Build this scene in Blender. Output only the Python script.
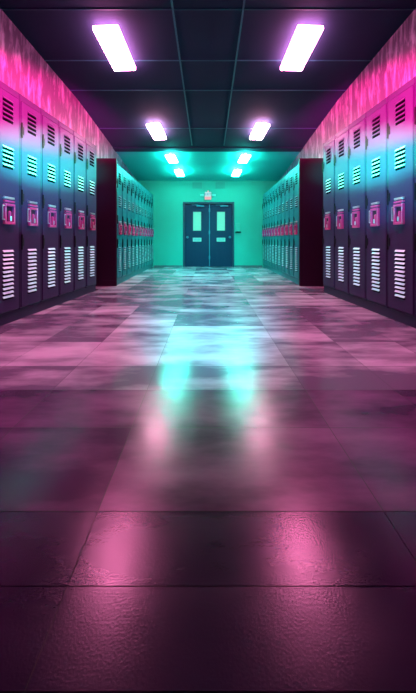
import bpy, bmesh, math, random
from mathutils import Vector, Matrix

for o in list(bpy.data.objects):
    bpy.data.objects.remove(o)
SC = bpy.context.scene
COL = SC.collection

# ------------------------------------------------------------------ camera
CAM_H = 0.78
cam_d = bpy.data.cameras.new('camera')
cam_d.sensor_fit = 'VERTICAL'
cam_d.sensor_height = 36.0
cam_d.lens = 320.0 / 693.0 * 36.0
cam_d.shift_y = -106.5 / 693.0
cam_d.clip_start = 0.02
cam = bpy.data.objects.new('camera', cam_d)
cam.location = (0, 0, CAM_H)
cam.rotation_euler = (math.pi / 2, 0, 0)
COL.objects.link(cam)
SC.camera = cam

# ------------------------------------------------------------------ world, exposure
world = bpy.data.worlds.new('world')
world.use_nodes = True
bg = world.node_tree.nodes['Background']
bg.inputs['Color'].default_value = (0.05, 0.12, 0.50, 1)
bg.inputs['Strength'].default_value = 0.035
SC.world = world
SC.view_settings.view_transform = 'Standard'
SC.view_settings.look = 'None'
SC.view_settings.exposure = 0.0
SC.view_settings.gamma = 1.0
SC.view_settings.use_curve_mapping = False

# ------------------------------------------------------------------ added coloured fill spots out of view, without fixtures
def spot(name, loc, target, color, watts, size_deg, blend, sx=1.0, sy=1.0, radius=0.03, roll=0.0):
    d = bpy.data.lights.new(name, 'SPOT')
    d.color = color
    d.energy = watts
    d.spot_size = math.radians(size_deg)
    d.spot_blend = blend
    d.shadow_soft_size = radius
    o = bpy.data.objects.new(name, d)
    o.location = loc
    v = Vector(target) - Vector(loc)
    q = v.to_track_quat('-Z', 'Y')
    o.rotation_euler = (q.to_matrix() @ Matrix.Rotation(roll, 3, 'Z')).to_euler()
    o.scale = (sx, sy, 1)
    COL.objects.link(o)
    return o

MAG = (1.0, 0.006, 0.26)
CYA = (0.0, 1.0, 0.40)
for s in (-1, 1):
    # magenta wash over the upper wall and the locker tops, added low down on the opposite side
    spot('magenta_fill', (-s * 0.95, 0.9, 0.95), (s * 2.1, 3.4, 2.25), MAG, 10500, 60, 0.6, 1.0, 0.225)
    # cyan wash across the middle of the near lockers
    spot('cyan_fill', (-s * 0.95, 1.0, 0.9), (s * 1.78, 3.62, 1.68), CYA, 16000, 33, 1.0, 1.0, 0.34)
    # soft blue falling off below the cyan band
    spot('blue_fill', (-s * 0.95, 1.1, 0.9), (s * 1.78, 3.5, 1.45), (0.0, 0.50, 0.60), 2000, 40, 1.0, 1.0, 0.5)
    # added rose fill on the floor in front of the lockers
    spot('rose_fill', (s * 1.0, 2.1, 3.3), (s * 1.25, 2.8, 0.0), (1.0, 0.24, 0.60), 380, 84, 1.0, 0.5, 1.0)

# teal wash down the middle of the far floor, up to the doors
spot('teal_fill', (0.0, 0.8, 3.3), (0.0, 4.5, 0.0), (0.0, 0.85, 0.92), 1900, 76, 0.8, 0.30, 1.0)

spot('teal_fill', (0.0, 3.0, 3.2), (0.0, 7.8, 0.0), (0.0, 1.0, 0.80), 1700, 44, 0.9)  # added teal fill over the far floor and the doors

# ------------------------------------------------------------------ materials
def new_mat(name):
    m = bpy.data.materials.new(name)
    m.use_nodes = True
    return m, m.node_tree, m.node_tree.nodes['Principled BSDF']

def paint(name, col, rough=0.4, metal=0.0, vary=0.12, scale=6.0, bump=0.0, spec=0.5):
    m, nt, p = new_mat(name)
    N, L = nt.nodes, nt.links
    tc = N.new('ShaderNodeTexCoord')
    nz = N.new('ShaderNodeTexNoise'); nz.inputs['Scale'].default_value = scale; nz.inputs['Detail'].default_value = 5
    L.new(tc.outputs['Object'], nz.inputs['Vector'])
    rp = N.new('ShaderNodeMapRange')
    rp.inputs['To Min'].default_value = 1 - vary; rp.inputs['To Max'].default_value = 1 + vary
    L.new(nz.outputs['Fac'], rp.inputs['Value'])
    mx = N.new('ShaderNodeMix'); mx.data_type = 'RGBA'; mx.blend_type = 'MULTIPLY'
    mx.inputs['Factor'].default_value = 1.0
    mx.inputs['A'].default_value = (*col, 1)
    L.new(rp.outputs['Result'], mx.inputs['B'])
    L.new(mx.outputs['Result'], p.inputs['Base Color'])
    p.inputs['Roughness'].default_value = rough
    p.inputs['Metallic'].default_value = metal
    p.inputs['Specular IOR Level'].default_value = spec
    if bump:
        b = N.new('ShaderNodeBump'); b.inputs['Strength'].default_value = bump; b.inputs['Distance'].default_value = 0.004
        L.new(nz.outputs['Fac'], b.inputs['Height']); L.new(b.outputs['Normal'], p.inputs['Normal'])
    return m

def glow(name, col, strength):
    m, nt, p = new_mat(name)
    p.inputs['Base Color'].default_value = (0.1, 0.1, 0.1, 1)
    p.inputs['Emission Color'].default_value = (*col, 1)
    p.inputs['Emission Strength'].default_value = strength
    return m

def wall_mat(name, base, pale, amount=0.5):
    """plaster with paler vertical streaks"""
    m, nt, p = new_mat(name)
    N, L = nt.nodes, nt.links
    tc = N.new('ShaderNodeTexCoord')
    mp = N.new('ShaderNodeMapping'); mp.inputs['Scale'].default_value = (5.0, 5.0, 0.9)
    L.new(tc.outputs['Object'], mp.inputs['Vector'])
    n1 = N.new('ShaderNodeTexNoise'); n1.inputs['Scale'].default_value = 2.6; n1.inputs['Detail'].default_value = 8
    n1.inputs['Roughness'].default_value = 0.68; n1.inputs['Distortion'].default_value = 0.4
    L.new(mp.outputs['Vector'], n1.inputs['Vector'])
    r1 = N.new('ShaderNodeMapRange'); r1.inputs['From Min'].default_value = amount; r1.inputs['From Max'].default_value = amount + 0.26
    L.new(n1.outputs['Fac'], r1.inputs['Value'])
    mx = N.new('ShaderNodeMix'); mx.data_type = 'RGBA'
    mx.inputs['A'].default_value = (*base, 1); mx.inputs['B'].default_value = (*pale, 1)
    L.new(r1.outputs['Result'], mx.inputs['Factor'])
    L.new(mx.outputs['Result'], p.inputs['Base Color'])
    p.inputs['Roughness'].default_value = 0.5
    b = N.new('ShaderNodeBump'); b.inputs['Strength'].default_value = 0.25; b.inputs['Distance'].default_value = 0.01
    L.new(n1.outputs['Fac'], b.inputs['Height']); L.new(b.outputs['Normal'], p.inputs['Normal'])
    return m

def floor_mat(name, dark, pale, r0, r1):
    m, nt, p = new_mat(name)
    N, L = nt.nodes, nt.links
    tc = N.new('ShaderNodeTexCoord')
    ge = N.new('ShaderNodeNewGeometry')
    # cloudy streaks across the corridor, blurred reflections painted into the colour
    mp = N.new('ShaderNodeMapping'); mp.inputs['Scale'].default_value = (0.9, 2.6, 1.0)
    L.new(tc.outputs['Object'], mp.inputs['Vector'])
    n1 = N.new('ShaderNodeTexNoise'); n1.inputs['Scale'].default_value = 1.7; n1.inputs['Detail'].default_value = 5
    n1.inputs['Roughness'].default_value = 0.55
    L.new(mp.outputs['Vector'], n1.inputs['Vector'])
    # per tile tone
    mr = N.new('ShaderNodeMapRange'); mr.inputs['To Min'].default_value = -0.12; mr.inputs['To Max'].default_value = 0.12
    L.new(ge.outputs['Random Per Island'], mr.inputs['Value'])
    ad = N.new('ShaderNodeMath'); ad.operation = 'ADD'
    L.new(n1.outputs['Fac'], ad.inputs[0]); L.new(mr.outputs['Result'], ad.inputs[1])
    cr = N.new('ShaderNodeValToRGB')
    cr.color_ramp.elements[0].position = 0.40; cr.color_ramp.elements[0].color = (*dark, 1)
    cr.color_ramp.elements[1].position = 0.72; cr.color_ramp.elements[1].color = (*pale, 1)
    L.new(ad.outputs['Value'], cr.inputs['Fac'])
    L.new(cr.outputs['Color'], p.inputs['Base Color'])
    rr = N.new('ShaderNodeMapRange')
    rr.inputs['From Min'].default_value = 0.3; rr.inputs['From Max'].default_value = 0.7
    rr.inputs['To Min'].default_value = r0; rr.inputs['To Max'].default_value = r1
    L.new(ad.outputs['Value'], rr.inputs['Value'])
    L.new(rr.outputs['Result'], p.inputs['Roughness'])
    p.inputs['Specular IOR Level'].default_value = 0.5
    # fine orange-peel grain
    n2 = N.new('ShaderNodeTexNoise'); n2.inputs['Scale'].default_value = 190; n2.inputs['Detail'].default_value = 2
    L.new(tc.outputs['Object'], n2.inputs['Vector'])
    b = N.new('ShaderNodeBump'); b.inputs['Strength'].default_value = 0.22; b.inputs['Distance'].default_value = 0.0011
    L.new(n2.outputs['Fac'], b.inputs['Height']); L.new(b.outputs['Normal'], p.inputs['Normal'])
    return m

M = {}
M['floor'] = floor_mat('lit_floor_tile', (0.13, 0.085, 0.14), (0.56, 0.45, 0.53), 0.17, 0.27)
M['floor_mid'] = floor_mat('half_lit_floor_tile', (0.050, 0.014, 0.055), (0.22, 0.075, 0.19), 0.18, 0.27)
M['floor_dark'] = floor_mat('dimmed_floor_tile', (0.014, 0.006, 0.034), (0.030, 0.010, 0.052), 0.18, 0.26)
M['grout'] = paint('dark_floor_grout', (0.012, 0.008, 0.016), 0.8)
M['wall'] = wall_mat('streaked_plaster_wall', (0.075, 0.032, 0.085), (0.50, 0.36, 0.52), 0.48)  # pale streaks are scratches together with highlights painted into the colour
M['end_wall'] = paint('teal_lit_end_wall', (0.004, 0.26, 0.215), 0.55, vary=0.06, scale=3)  # the teal light at the far end is painted into the wall
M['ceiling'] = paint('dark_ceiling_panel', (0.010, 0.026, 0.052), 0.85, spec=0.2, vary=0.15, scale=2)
M['ceiling_far'] = paint('teal_lit_ceiling_panel', (0.02, 0.46, 0.43), 0.7, vary=0.05, scale=2)  # teal glow around the far lamps put into the ceiling colour
M['ceiling_bar'] = paint('ceiling_grid_bar', (0.02, 0.13, 0.15), 0.5)
M['locker_teal_lit'] = paint('teal_lit_locker_paint', (0.010, 0.15, 0.18), 0.34, vary=0.08, scale=3, spec=0.3)  # far lockers carry the teal light in their base colour
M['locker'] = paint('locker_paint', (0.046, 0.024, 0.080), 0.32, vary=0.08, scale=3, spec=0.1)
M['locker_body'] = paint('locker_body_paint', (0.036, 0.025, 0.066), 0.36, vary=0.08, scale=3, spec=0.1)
M['slot'] = paint('dark_slot', (0.002, 0.0015, 0.003), 0.9, spec=0.0)
M['pale'] = paint('lit_louvre_enamel', (0.60, 0.76, 0.85), 0.35)  # light caught on the slats, painted as a pale colour
M['pale_teal'] = paint('teal_lit_louvre_enamel', (0.30, 0.46, 0.52), 0.4, spec=0.3)  # same slats dimmed and tinted, teal light in the colour
M['pink'] = paint('pink_latch_enamel', (0.60, 0.03, 0.20), 0.3)
M['steel'] = paint('brushed_steel', (0.62, 0.60, 0.64), 0.3, metal=0.8)
M['hinge'] = paint('dark_hinge_steel', (0.006, 0.005, 0.010), 0.5, spec=0.2)
M['panel'] = paint('dark_plum_panel', (0.028, 0.003, 0.022), 0.5, spec=0.3)
M['frame'] = paint('lamp_frame', (0.7, 0.7, 0.72), 0.4)
M['door'] = paint('navy_door_paint', (0.003, 0.010, 0.040), 0.45, spec=0.2)
M['door_trim'] = paint('dark_door_frame', (0.004, 0.02, 0.05), 0.5)
M['door_metal'] = paint('door_hardware', (0.04, 0.16, 0.22), 0.4, metal=0.5)
M['door_glass'] = glow('lit_door_glass', (0.10, 0.80, 0.52), 0.75)
M['plate'] = paint('white_door_plate', (0.36, 0.40, 0.38), 0.4)
M['box'] = paint('wall_box_paint', (0.03, 0.26, 0.22), 0.45)
M['vent'] = paint('dark_wall_panel', (0.008, 0.20, 0.18), 0.5)
M['skirt'] = paint('dark_skirting', (0.05, 0.09, 0.10), 0.5)
M['sign_white'] = glow('sign_face', (0.75, 0.85, 0.9), 0.55)
M['sign_letters'] = paint('sign_letters', (0.02, 0.18, 0.35), 0.5)
M['sign_red'] = glow('sign_red_strip', (1.0, 0.22, 0.30), 0.75)
M['sign_lamp'] = glow('sign_lamp', (0.05, 0.75, 0.68), 0.7)
M['lamp_pink'] = glow('warm_pink_diffuser', (1.0, 0.20, 0.48), 54.0)
M['lamp_mid'] = glow('pale_diffuser', (1.0, 0.36, 0.58), 70.0)
M['lamp_teal'] = glow('teal_white_diffuser', (0.05, 1.0, 0.80), 105.0)

# ------------------------------------------------------------------ mesh helpers
class MB:
    def __init__(self):
        self.bm = bmesh.new(); self.mats = []
    def mi(self, m):
        if m not in self.mats: self.mats.append(m)
        return self.mats.index(m)
    def box(self, a, b, m, bevel=0.0, segs=1):
        i = self.mi(m)
        r = bmesh.ops.create_cube(self.bm, size=1)
        vs = r['verts']
        for v in vs:
            v.co = Vector([(a[k] + b[k]) / 2 + v.co[k] * (b[k] - a[k]) for k in range(3)])
        fs = {f for v in vs for f in v.link_faces}
        for f in fs: f.material_index = i
        if bevel:
            es = list({e for v in vs for e in v.link_edges})
            g = bmesh.ops.bevel(self.bm, geom=es, offset=bevel, segments=segs, affect='EDGES', clamp_overlap=True)
            for f in g['faces']: f.material_index = i
    def prism(self, pts, x0, x1, m, axis=0):
        """profile pts in the plane across AXIS, extruded from x0 to x1"""
        i = self.mi(m)
        def P(p, t):
            if axis == 0: return (t, p[0], p[1])
            if axis == 1: return (p[0], t, p[1])
            return (p[0], p[1], t)
        A = [self.bm.verts.new(P(p, x0)) for p in pts]
        B = [self.bm.verts.new(P(p, x1)) for p in pts]
        n = len(pts)
        fs = [self.bm.faces.new(A), self.bm.faces.new(B[::-1])]
        for k in range(n):
            fs.append(self.bm.faces.new((A[k], B[k], B[(k + 1) % n], A[(k + 1) % n])))
        for f in fs: f.material_index = i
    def cyl(self, a, b, r, m, seg=12, r2=None):
        i = self.mi(m)
        a, b = Vector(a), Vector(b); d = b - a
        q = d.to_track_quat('Z', 'Y')
        g = bmesh.ops.create_cone(self.bm, cap_ends=True, segments=seg, radius1=r, radius2=r if r2 is None else r2, depth=d.length)
        for v in g['verts']:
            v.co = q @ v.co + (a + b) / 2
        for f in {f for v in g['verts'] for f in v.link_faces}: f.material_index = i
    def mesh(self, name):
        bmesh.ops.recalc_face_normals(self.bm, faces=self.bm.faces)
        me = bpy.data.meshes.new(name)
        self.bm.to_mesh(me); self.bm.free()
        for m in self.mats: me.materials.append(m)
        return me
    def build(self, name, parent=None, loc=None):
        o = bpy.data.objects.new(name, self.mesh(name))
        COL.objects.link(o)
        if parent: o.parent = parent
        if loc: o.location = loc
        return o

def empty(name, loc=(0, 0, 0), rz=0.0, kind=None):
    o = bpy.data.objects.new(name, None)
    o.empty_display_size = 0.1
    o.location = loc; o.rotation_euler = (0, 0, rz)
    COL.objects.link(o)
    if kind: o['kind'] = kind
    return o

def tag(o, label, cat, group=None):
    o['label'] = label; o['category'] = cat
    if group: o['group'] = group
    return o

def struct(o):
    o['kind'] = 'structure'
    return o

def copy_tree(o, parent=None):
    c = o.copy(); COL.objects.link(c); c.parent = parent
    for ch in list(o.children): copy_tree(ch, c)
    return c

# ------------------------------------------------------------------ setting
Y0, Y1 = -1.2, 9.30
def zc(y): return 3.25 - 0.136 * (max(y, 2.5) - 3.8)
def wx(y): return 2.30 - 0.0792 * (y - 2.87) if y < 5.2 else 2.115 - 0.0134 * (y - 5.2)

# floor: separate tiles with narrow dark joints on a dark bed
xs = [-2.75, -2.2, -1.72, -1.26, -0.81, -0.317, 0.505, 0.97, 1.43, 1.9, 2.35, 2.75]
ys = [-1.2, -0.75, -0.3, 0.12, 0.552, 0.721, 0.92, 1.33, 1.665, 1.98, 2.45]
while ys[-1] < 9.0: ys.append(ys[-1] + 0.45)
ys[-1] = 9.45
fb = MB()
gi = fb.mi(M['grout'])
for i in range(len(xs) - 1):
    for j in range(len(ys) - 1):
        g = 0.0012
        fi = fb.mi(M['floor_dark'] if ys[j] < 0.9 else M['floor_mid'] if ys[j] < 1.6 else M['floor'])  # rows darken towards the camera, light falloff painted into the tiles
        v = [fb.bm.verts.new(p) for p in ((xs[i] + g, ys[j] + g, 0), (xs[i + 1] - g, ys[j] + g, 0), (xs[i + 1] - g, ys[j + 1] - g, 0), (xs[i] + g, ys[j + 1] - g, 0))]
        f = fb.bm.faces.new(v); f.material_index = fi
fb.box((-2.75, -1.2, -0.1), (2.75, 9.45, -0.0015), M['grout'])
struct(fb.build('floor'))

for s, nm in ((-1, 'wall_left'), (1, 'wall_right')):
    pts = [(s * wx(Y0), Y0), (s * 2.115, 5.2), (s * wx(9.4), 9.4), (s * (wx(9.4) + 0.12), 9.4), (s * 2.24, 5.2), (s * (wx(Y0) + 0.12), Y0)]
    b = MB(); b.prism(pts, 0.0, 3.6, M['wall'], axis=2)
    struct(b.build(nm))

b = MB()
b.prism([(Y0, zc(Y0)), (2.5, zc(2.5)), (7.12, zc(7.12)), (7.12, 3.7), (Y0, 3.7)], -2.75, 2.75, M['ceiling'], axis=0)
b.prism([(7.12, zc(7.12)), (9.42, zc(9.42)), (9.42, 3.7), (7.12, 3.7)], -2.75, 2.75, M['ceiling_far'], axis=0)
struct(b.build('ceiling'))

# exposed grid bars of the ceiling
n = 0
def slope_bar(x0, y0, x1, y1, w):
    global n
    b = MB(); i = b.mi(M['ceiling_bar'])
    if abs(x1 - x0) > abs(y1 - y0):
        q = [(x0, y0 - w), (x1, y0 - w), (x1, y0 + w), (x0, y0 + w)]
    else:
        q = [(x0 - w, y0), (x0 + w, y0), (x1 + w, y1), (x1 - w, y1)]
    top = [b.bm.verts.new((p[0], p[1], zc(p[1]) + 0.003)) for p in q]
    bot = [b.bm.verts.new((p[0], p[1], zc(p[1]) - 0.010)) for p in q]
    b.bm.faces.new(bot); b.bm.faces.new(top[::-1])
    for k in range(4): b.bm.faces.new((top[k], top[(k + 1) % 4], bot[(k + 1) % 4], bot[k]))
    n += 1
    struct(b.build('trim_%d' % n))
slope_bar(-0.395, 2.5, -0.345, 6.9, 0.010)
slope_bar(0.395, 2.5, 0.345, 6.9, 0.010)
for y in (3.48, 4.28, 4.94, 6.15):
    slope_bar(-wx(y), y, wx(y), y, 0.004)
# downstand beam across the ceiling in front of the bright far end
b = MB(); b.prism([(7.02, zc(7.02) + 0.02), (7.22, zc(7.22) + 0.02), (7.22, zc(7.22) - 0.015), (7.02, zc(7.02) - 0.015)], -2.09, 2.09, M['ceiling'], axis=0)
n += 1; struct(b.build('trim_%d' % n))

# end wall with a doorway opening
DX0, DX1, DZ = -0.70, 0.735, 1.86
b = MB()
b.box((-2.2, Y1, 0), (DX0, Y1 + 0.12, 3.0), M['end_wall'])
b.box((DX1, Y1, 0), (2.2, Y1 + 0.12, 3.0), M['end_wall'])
b.box((DX0, Y1, DZ), (DX1, Y1 + 0.12, 3.0), M['end_wall'])
struct(b.build('wall_back'))
for x0, x1, nm in ((-1.58, DX0 - 0.04, 'baseboard_back'), (DX1 + 0.04, 1.58, 'baseboard_end')):
    b = MB(); b.box((x0, Y1 - 0.012, 0), (x1, Y1 + 0.001, 0.045), M['skirt'], 0.003); struct(b.build(nm))
b = MB()
b.box((DX0 - 0.03, Y1 - 0.02, 0), (DX0 + 0.025, Y1 + 0.1, DZ + 0.03), M['door_trim'], 0.004)
b.box((DX1 - 0.025, Y1 - 0.02, 0), (DX1 + 0.03, Y1 + 0.1, DZ + 0.03), M['door_trim'], 0.004)
b.box((DX0 + 0.025, Y1 - 0.02, DZ - 0.025), (DX1 - 0.025, Y1 + 0.1, DZ + 0.03), M['door_trim'], 0.004)
n += 1; struct(b.build('trim_%d' % n))

def door(nm, x0, x1, inner):
    """one leaf; INNER is the side (+1/-1) of the meeting edge"""
    r = empty(nm, ((x0 + x1) / 2, Y1 + 0.03, 0), kind='structure')
    w = (x1 - x0) / 2
    wx0, wx1, wz0, wz1 = -0.115, 0.115, 1.055, 1.60
    b = MB()
    b.box((-w, 0, 0.008), (wx0, 0.045, DZ - 0.03), M['door'], 0.002)
    b.box((wx1, 0, 0.008), (w, 0.045, DZ - 0.03), M['door'], 0.002)
    b.box((wx0, 0, 0.008), (wx1, 0.045, wz0), M['door'])
    b.box((wx0, 0, wz1), (wx1, 0.045, DZ - 0.03), M['door'])
    b.build('door_leaf', r)
    b = MB()
    t = 0.018
    b.box((wx0 - t, -0.008, wz0 - t), (wx0, 0.02, wz1 + t), M['door_trim'], 0.002)
    b.box((wx1, -0.008, wz0 - t), (wx1 + t, 0.02, wz1 + t), M['door_trim'], 0.002)
    b.box((wx0, -0.008, wz0 - t), (wx1, 0.02, wz0), M['door_trim'], 0.002)
    b.box((wx0, -0.008, wz1), (wx1, 0.02, wz1 + t), M['door_trim'], 0.002)
    f = b.build('window_frame', r)
    b = MB(); b.box((wx0, 0.015, wz0), (wx1, 0.028, wz1), M['door_glass']); b.build('window_pane', f)
    # small notice plate under the window, with rows of marks too small to read
    b = MB(); b.box((-0.125, -0.006, 0.735), (0.125, 0.002, 0.845), M['plate'], 0.002)
    for k in range(5):
        b.box((-0.10 + 0.042 * k, -0.008, 0.79), (-0.072 + 0.042 * k, -0.005, 0.822), M['vent'])
    b.box((-0.10, -0.008, 0.757), (0.09, -0.005, 0.768), M['vent'])
    b.build('notice_plate', r)
    # closer at the top with its arm
    b = MB(); b.box((-0.02, -0.05, 1.745), (0.21, 0.001, 1.785), M['door_metal'], 0.006)
    c = b.build('door_closer', r)
    b = MB(); b.prism([(-0.16, 1.795), (0.10, 1.785), (0.10, 1.795), (-0.16, 1.805)], -0.045, -0.03, M['door_metal'], axis=1); b.build('closer_arm', c)
    # knob with its rose
    kx = (w - 0.07) * inner
    b = MB(); b.cyl((kx, 0.001, 0.86), (kx, -0.012, 0.86), 0.036, M['door_metal'], 16)
    b.cyl((kx, -0.012, 0.86), (kx, -0.04, 0.86), 0.014, M['door_metal'], 12)
    b.cyl((kx, -0.04, 0.86), (kx, -0.07, 0.86), 0.032, M['door_metal'], 16, 0.024)
    b.build('door_knob', r)
    b = MB()
    for hz in (0.22, 0.95, 1.6):
        b.cyl((-inner * (w - 0.004), -0.006, hz), (-inner * (w - 0.004), -0.006, hz + 0.1), 0.008, M['door_metal'], 8)
    b.build('hinge_set', r)
    return r
mid = (DX0 + DX1) / 2 + 0.02
door('door_1', DX0 + 0.03, mid - 0.004, -1)
door('door_2', mid + 0.014, DX1 - 0.03, 1)
b = MB(); b.box((mid - 0.006, Y1 + 0.012, 0.01), (mid + 0.016, Y1 + 0.03, DZ - 0.03), M['door_metal'], 0.003)
n += 1; struct(b.build('trim_%d' % n))

# ------------------------------------------------------------------ lockers
def locker_proto(w, top, depth, zb=0.10, body=None, face=None):
    """local frame: x across the door, front face at y=0 looking to -y, z from the floor"""
    slat = M['pale'] if not body else M['pale_teal']
    body = body or M['locker_body']; face = face or M['locker']
    r = empty('locker')
    b = MB(); t = 0.012; e = 0.003
    b.box((e, 0.022, zb), (e + t, depth, top), body)
    b.box((w - e - t, 0.022, zb), (w - e, depth, top), body)
    b.box((e + t, depth - t, zb), (w - e - t, depth, top), body)
    b.box((e + t, 0.022, zb), (w - e - t, depth - t, zb + t), body)
    b.box((e + t, 0.022, top - t), (w - e - t, depth - t, top), body)
    # face frame around the door
    b.box((e, 0.0, zb), (0.017, 0.022, top), body, 0.002)
    b.box((w - 0.012, 0.0, zb), (w - e, 0.022, top), body, 0.002)
    b.box((0.017, 0.0, top - 0.062), (w - 0.012, 0.022, top), body, 0.002)
    b.box((0.017, 0.0, zb), (w - 0.012, 0.022, zb + 0.012), body, 0.002)
    b.build('locker_body', r)
    d0, d1, dz0, dz1 = 0.023, w - 0.017, zb + 0.018, top - 0.068
    b = MB(); b.box((d0, -0.006, dz0), (d1, 0.018, dz1), face, 0.003, 2)
    d = b.build('door', r)
    cx = w * 0.52; hw = 0.068
    zs = (top - 0.10) / 2.115          # keep the layout in step with the height
    def Z(z): return 0.1 + (z - 0.1) * zs
    def louvre(name, z0, z1, count, slatm, hood):
        b = MB()
        p = (z1 - z0) / count
        for k in range(count):
            a = z0 + k * p
            # opening drawn as a dark strip, its shade in the colour
            b.box((cx - hw, -0.0072, a + p * 0.02), (cx + hw, -0.004, a + p * (1 - hood)), M['slot'])
            # pressed hood above the opening, leaning out at its lower edge
            b.prism([(-0.005, a + p * 0.99), (-0.019, a + p * (1 - hood)), (-0.016, a + p * (1 - hood) - 0.002), (-0.005, a + p * 0.93)], cx - hw, cx + hw, slatm, axis=0)
        b.build(name, d)
    louvre('louvre_vent', Z(1.87), Z(2.09), 5, face, 0.46)
    louvre('louvre_vent', Z(1.44), Z(1.645), 5, slat, 0.42)
    louvre('louvre_vent', Z(0.23), Z(0.69), 12, slat, 0.52)
    # recessed latch: pink surround, dark cup, two bars above, bail on its side
    z0, z1 = Z(0.925), Z(1.115)
    b = MB(); q = 0.016; hx = 0.066
    b.box((cx - hx, -0.034, z0), (cx - hx + q, -0.005, z1), M['pink'], 0.003)
    b.box((cx + hx - q, -0.034, z0), (cx + hx, -0.005, z1), M['pink'], 0.003)
    b.box((cx - hx + q, -0.034, z0), (cx + hx - q, -0.005, z0 + 0.024), M['pink'], 0.003)
    b.box((cx - hx + q, -0.034, z1 - 0.022), (cx + hx - q, -0.005, z1), M['pink'], 0.003)
    b.box((cx - hx + q, -0.010, z0 + 0.024), (cx + hx - q, -0.005, z1 - 0.022), M['panel'])
    b.build('latch_cup', d)
    b = MB()
    b.box((cx - hx, -0.030, Z(1.128)), (cx + hx, -0.005, Z(1.144)), M['pink'], 0.003)
    b.box((cx - hx, -0.026, Z(1.158)), (cx + hx, -0.005, Z(1.178)), M['steel'], 0.003)
    b.build('latch_bar', d)
    b = MB()
    b.prism([(-0.010, z0 + 0.028), (-0.030, z0 + 0.028), (-0.026, z0 + 0.115), (-0.018, z0 + 0.125), (-0.010, z0 + 0.12)], cx - 0.004, cx + 0.018, M['pink'], axis=0)
    b.box((cx - 0.002, -0.038, z0 + 0.03), (cx + 0.016, -0.029, z0 + 0.075), M['steel'], 0.003)
    b.build('latch_lever', d)
    b = MB()
    bx = cx - hx - 0.028
    b.cyl((bx, -0.026, z0 + 0.04), (bx, -0.026, z1 - 0.02), 0.005, M['steel'], 8)
    b.cyl((bx, -0.026, z0 + 0.042), (cx - hx + 0.004, -0.024, z0 + 0.042), 0.005, M['steel'], 8)
    b.cyl((bx, -0.026, z1 - 0.022), (cx - hx + 0.004, -0.024, z1 - 0.022), 0.005, M['steel'], 8)
    b.build('latch_bail', d)
    for hz in (1.86, 1.20, 0.76):
        b = MB()
        b.cyl((0.021, -0.012, Z(hz) - 0.075), (0.021, -0.012, Z(hz) + 0.075), 0.009, M['hinge'], 8)
        b.box((0.021, -0.014, Z(hz) - 0.04), (0.052, -0.0055, Z(hz) + 0.04), M['hinge'], 0.002)
        b.build('hinge', r)
    return r

ORD = ['first', 'second', 'third', 'fourth', 'fifth', 'sixth', 'seventh', 'eighth', 'ninth', 'tenth', 'eleventh']

def bank(far, near, count, proto, w, side, mirror_order, labels, group, plinth_label, depth, pm):
    """FAR/NEAR: ends of the front line on the floor; lockers counted from the far end"""
    far, near = Vector((*far, 0)), Vector((*near, 0))
    L = count * w
    if side == 'left':
        d = (far - near).normalized(); start = far - d * L
    else:
        d = (near - far).normalized(); start = far
    rz = math.atan2(d.y, d.x)
    for k in range(count):
        o = proto if (k == 0 and not proto.get('used')) else copy_tree(proto)
        proto['used'] = 1
        p = start + d * (w * k)
        o.location = p; o.rotation_euler = (0, 0, rz)
        idx = (count - 1 - k) if side == 'left' else k
        tag(o, labels[idx], 'locker', group)
    b = MB(); b.box((0.0, 0.012, 0.0), (L, depth - 0.02, 0.0995), pm, 0.003)
    pl = b.build('locker_plinth'); pl.location = start; pl.rotation_euler = (0, 0, rz)
    tag(pl, plinth_label, 'plinth')

TOP_N, TOP_F = 2.215, 2.085
WL, WR, WF = 0.353, 0.392, 0.3465
pN = locker_proto(WL, TOP_N, 0.40)
pR = locker_proto(WR, TOP_N, 0.40)
pF = locker_proto(WF, TOP_F, 0.44, body=M['locker_teal_lit'], face=M['locker_teal_lit'])
near_l = ['last tall locker of the near left bank, next to the dark end panel'] + \
         ['tall pink and cyan lit locker, %s from far end of the near left bank' % ORD[i] for i in range(1, 5)] + \
         ['tall locker of the near left bank cut off by the photo edge']
near_r = ['last tall locker of the near right bank, next to the dark end panel'] + \
         ['tall pink and cyan lit locker, %s from far end of the near right bank' % ORD[i] for i in range(1, 4)] + \
         ['tall locker nearest the camera with its whole door showing in the near right bank',
          'tall locker of the near right bank mostly beyond the photo edge']
bank((-1.705, 4.89), (-1.865, 2.87), 6, pN, WL, 'left', 0, near_l, 'tall lockers in the near left bank',
     'low dark plinth under the near left bank of tall lockers', 0.40, M['locker_body'])
bank((1.712, 4.763), (1.815, 2.79), 6, pR, WR, 'right', 0, near_r, 'tall lockers in the near right bank',
     'low dark plinth under the near right bank of tall lockers', 0.40, M['locker_body'])
for s, nm in ((-1, 'left'), (1, 'right')):
    # labels count from the dark panel (the near end); list index counts from the far end
    lab = ['teal lit locker in the far %s bank, %s from the dark end panel' % (nm, ORD[10 - i]) for i in range(11)]
    lab[0] = 'teal lit locker in the far %s bank, last one against the end wall' % nm
    lab[10] = 'teal lit locker in the far %s bank, right behind the dark end panel' % nm
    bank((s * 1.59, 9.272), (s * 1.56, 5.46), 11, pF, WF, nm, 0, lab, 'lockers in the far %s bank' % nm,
         'low plinth under the far %s bank of teal lit lockers' % nm, 0.44, M['locker_teal_lit'])
    # tall dark slab closing the near end of the far bank
    b = MB()
    xa, xb = sorted((s * 1.548, s * 2.04))
    b.box((xa, 5.415, 0.0), (xb, 5.452, 2.165), M['panel'], 0.004)
    b.box((xa, 5.408, 0.0), (xb, 5.4155, 0.10), M['panel'], 0.002)
    p = b.build('end_panel')
    tag(p, 'tall plain dark plum panel closing the near end of the far %s locker bank' % nm, 'panel')

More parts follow.
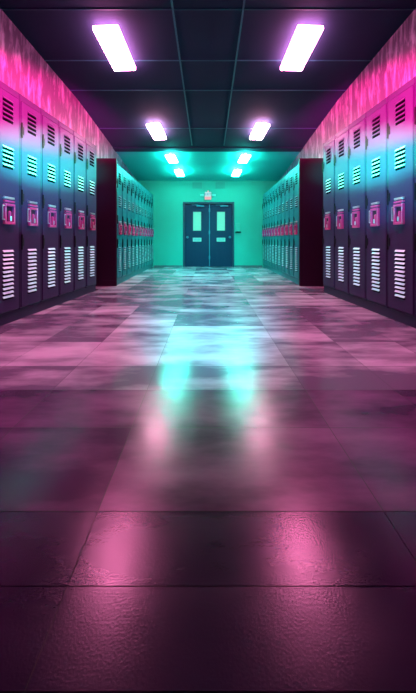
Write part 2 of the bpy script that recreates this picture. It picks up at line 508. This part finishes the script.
# ------------------------------------------------------------------ ceiling lights
def troffer(xa, xb, y0, y1, m, label, drop=0.08, toe=0.0):
    """xa..xb inner/outer edge at y0; toe shifts the far end sideways"""
    yc = (y0 + y1) / 2; xc = (xa + xb) / 2 + toe / 2
    ang = math.atan2(zc(y1) - zc(y0), y1 - y0)
    L = math.hypot(y1 - y0, zc(y1) - zc(y0)); w = abs(xb - xa)
    r = empty('ceiling_light', (xc, yc, zc(yc)))
    r.rotation_euler = (ang, 0, math.atan2(-toe, y1 - y0))
    b = MB()
    b.box((-w / 2, -L / 2, -drop - 0.03), (w / 2, L / 2, -drop + 0.02), m, 0.006, 2)
    b.build('diffuser', r)
    for sy in (-1, 1):
        b = MB()
        b.box((-w * 0.12, sy * L * 0.36 - 0.012, -drop + 0.018), (w * 0.12, sy * L * 0.36 + 0.012, 0.0), M['frame'], 0.002)
        b.build('mounting_bracket', r)
    tag(r, label, 'ceiling light', 'ceiling lights in two rows')
for s, nm in ((-1, 'left'), (1, 'right')):
    troffer(s * 1.015, s * 1.309, 3.626, 4.346, M['lamp_pink'], 'long bright ceiling light nearest the camera in the %s row' % nm, toe=-s * 0.04)
    troffer(s * 0.881, s * 1.128, 5.85, 6.42, M['lamp_mid'], 'bright ceiling light second from the camera in the %s row' % nm, toe=-s * 0.05)
    troffer(s * 0.760, s * 0.975, 7.25, 7.67, M['lamp_teal'], 'small bright ceiling light third from the camera in the %s row' % nm, toe=-s * 0.05)
    troffer(s * 0.668, s * 0.866, 8.22, 8.62, M['lamp_teal'], 'small bright ceiling light nearest the end wall in the %s row' % nm, toe=-s * 0.035)

# ------------------------------------------------------------------ exit sign, wall pieces at the far end
def text_mesh(txt, size, m, depth):
    c = bpy.data.curves.new('letters', 'FONT')
    c.body = txt; c.size = size; c.align_x = 'CENTER'; c.align_y = 'CENTER'; c.extrude = depth
    o = bpy.data.objects.new('letters', c); COL.objects.link(o)
    dg = bpy.context.evaluated_depsgraph_get()
    me = bpy.data.meshes.new_from_object(o.evaluated_get(dg))
    bpy.data.objects.remove(o)
    me.materials.clear(); me.materials.append(m)
    r = bpy.data.objects.new('letters', me); COL.objects.link(r)
    return r
sg = empty('exit_sign', (0.0, Y1, 2.055))
b = MB(); b.box((-0.095, -0.055, -0.02), (0.095, 0.0, 0.115), M['sign_white'], 0.006); b.build('sign_box', sg)
b = MB(); b.box((-0.095, -0.057, -0.105), (0.095, 0.0, -0.021), M['sign_red'], 0.006); b.build('red_strip', sg)
t = text_mesh('EXIT', 0.095, M['sign_letters'], 0.002); t.parent = sg; t.location = (0, -0.0565, 0.048); t.rotation_euler = (math.pi / 2, 0, 0)
for s in (-1, 1):
    b = MB(); b.box((s * 0.17 - 0.055, -0.045, -0.005), (s * 0.17 + 0.055, 0.0, 0.055), M['sign_lamp'], 0.008, 2); b.build('emergency_lamp', sg)
b = MB(); b.cyl((0, -0.03, 0.115), (0, -0.03, 0.16), 0.022, M['sign_red'], 12, 0.012); b.build('indicator', sg)
tag(sg, 'small white and red exit sign with side lamps above the double doors', 'exit sign')

wb = empty('wall_box', (0.87, Y1, 0.30))
b = MB(); b.box((-0.06, -0.05, 0.0 + 0.72), (0.06, 0.0, 0.97), M['box'], 0.006); b.build('cover', wb)
b = MB(); b.box((-0.08, -0.065, 0.70), (0.08, 0.0, 0.72), M['slot'], 0.003); b.build('ledge', wb)
tag(wb, 'small pale box with a dark ledge on the wall beside the right door', 'wall box')
for x0, x1, nm in ((-0.45, -0.17, 'left'), (0.22, 0.50, 'right')):
    b = MB()
    b.box((x0, Y1 - 0.015, 2.28), (x1, Y1, 2.46), M['vent'], 0.004)
    p = b.build('wall_panel')
    tag(p, 'darker flat panel high on the end wall above the %s door' % nm, 'wall panel')
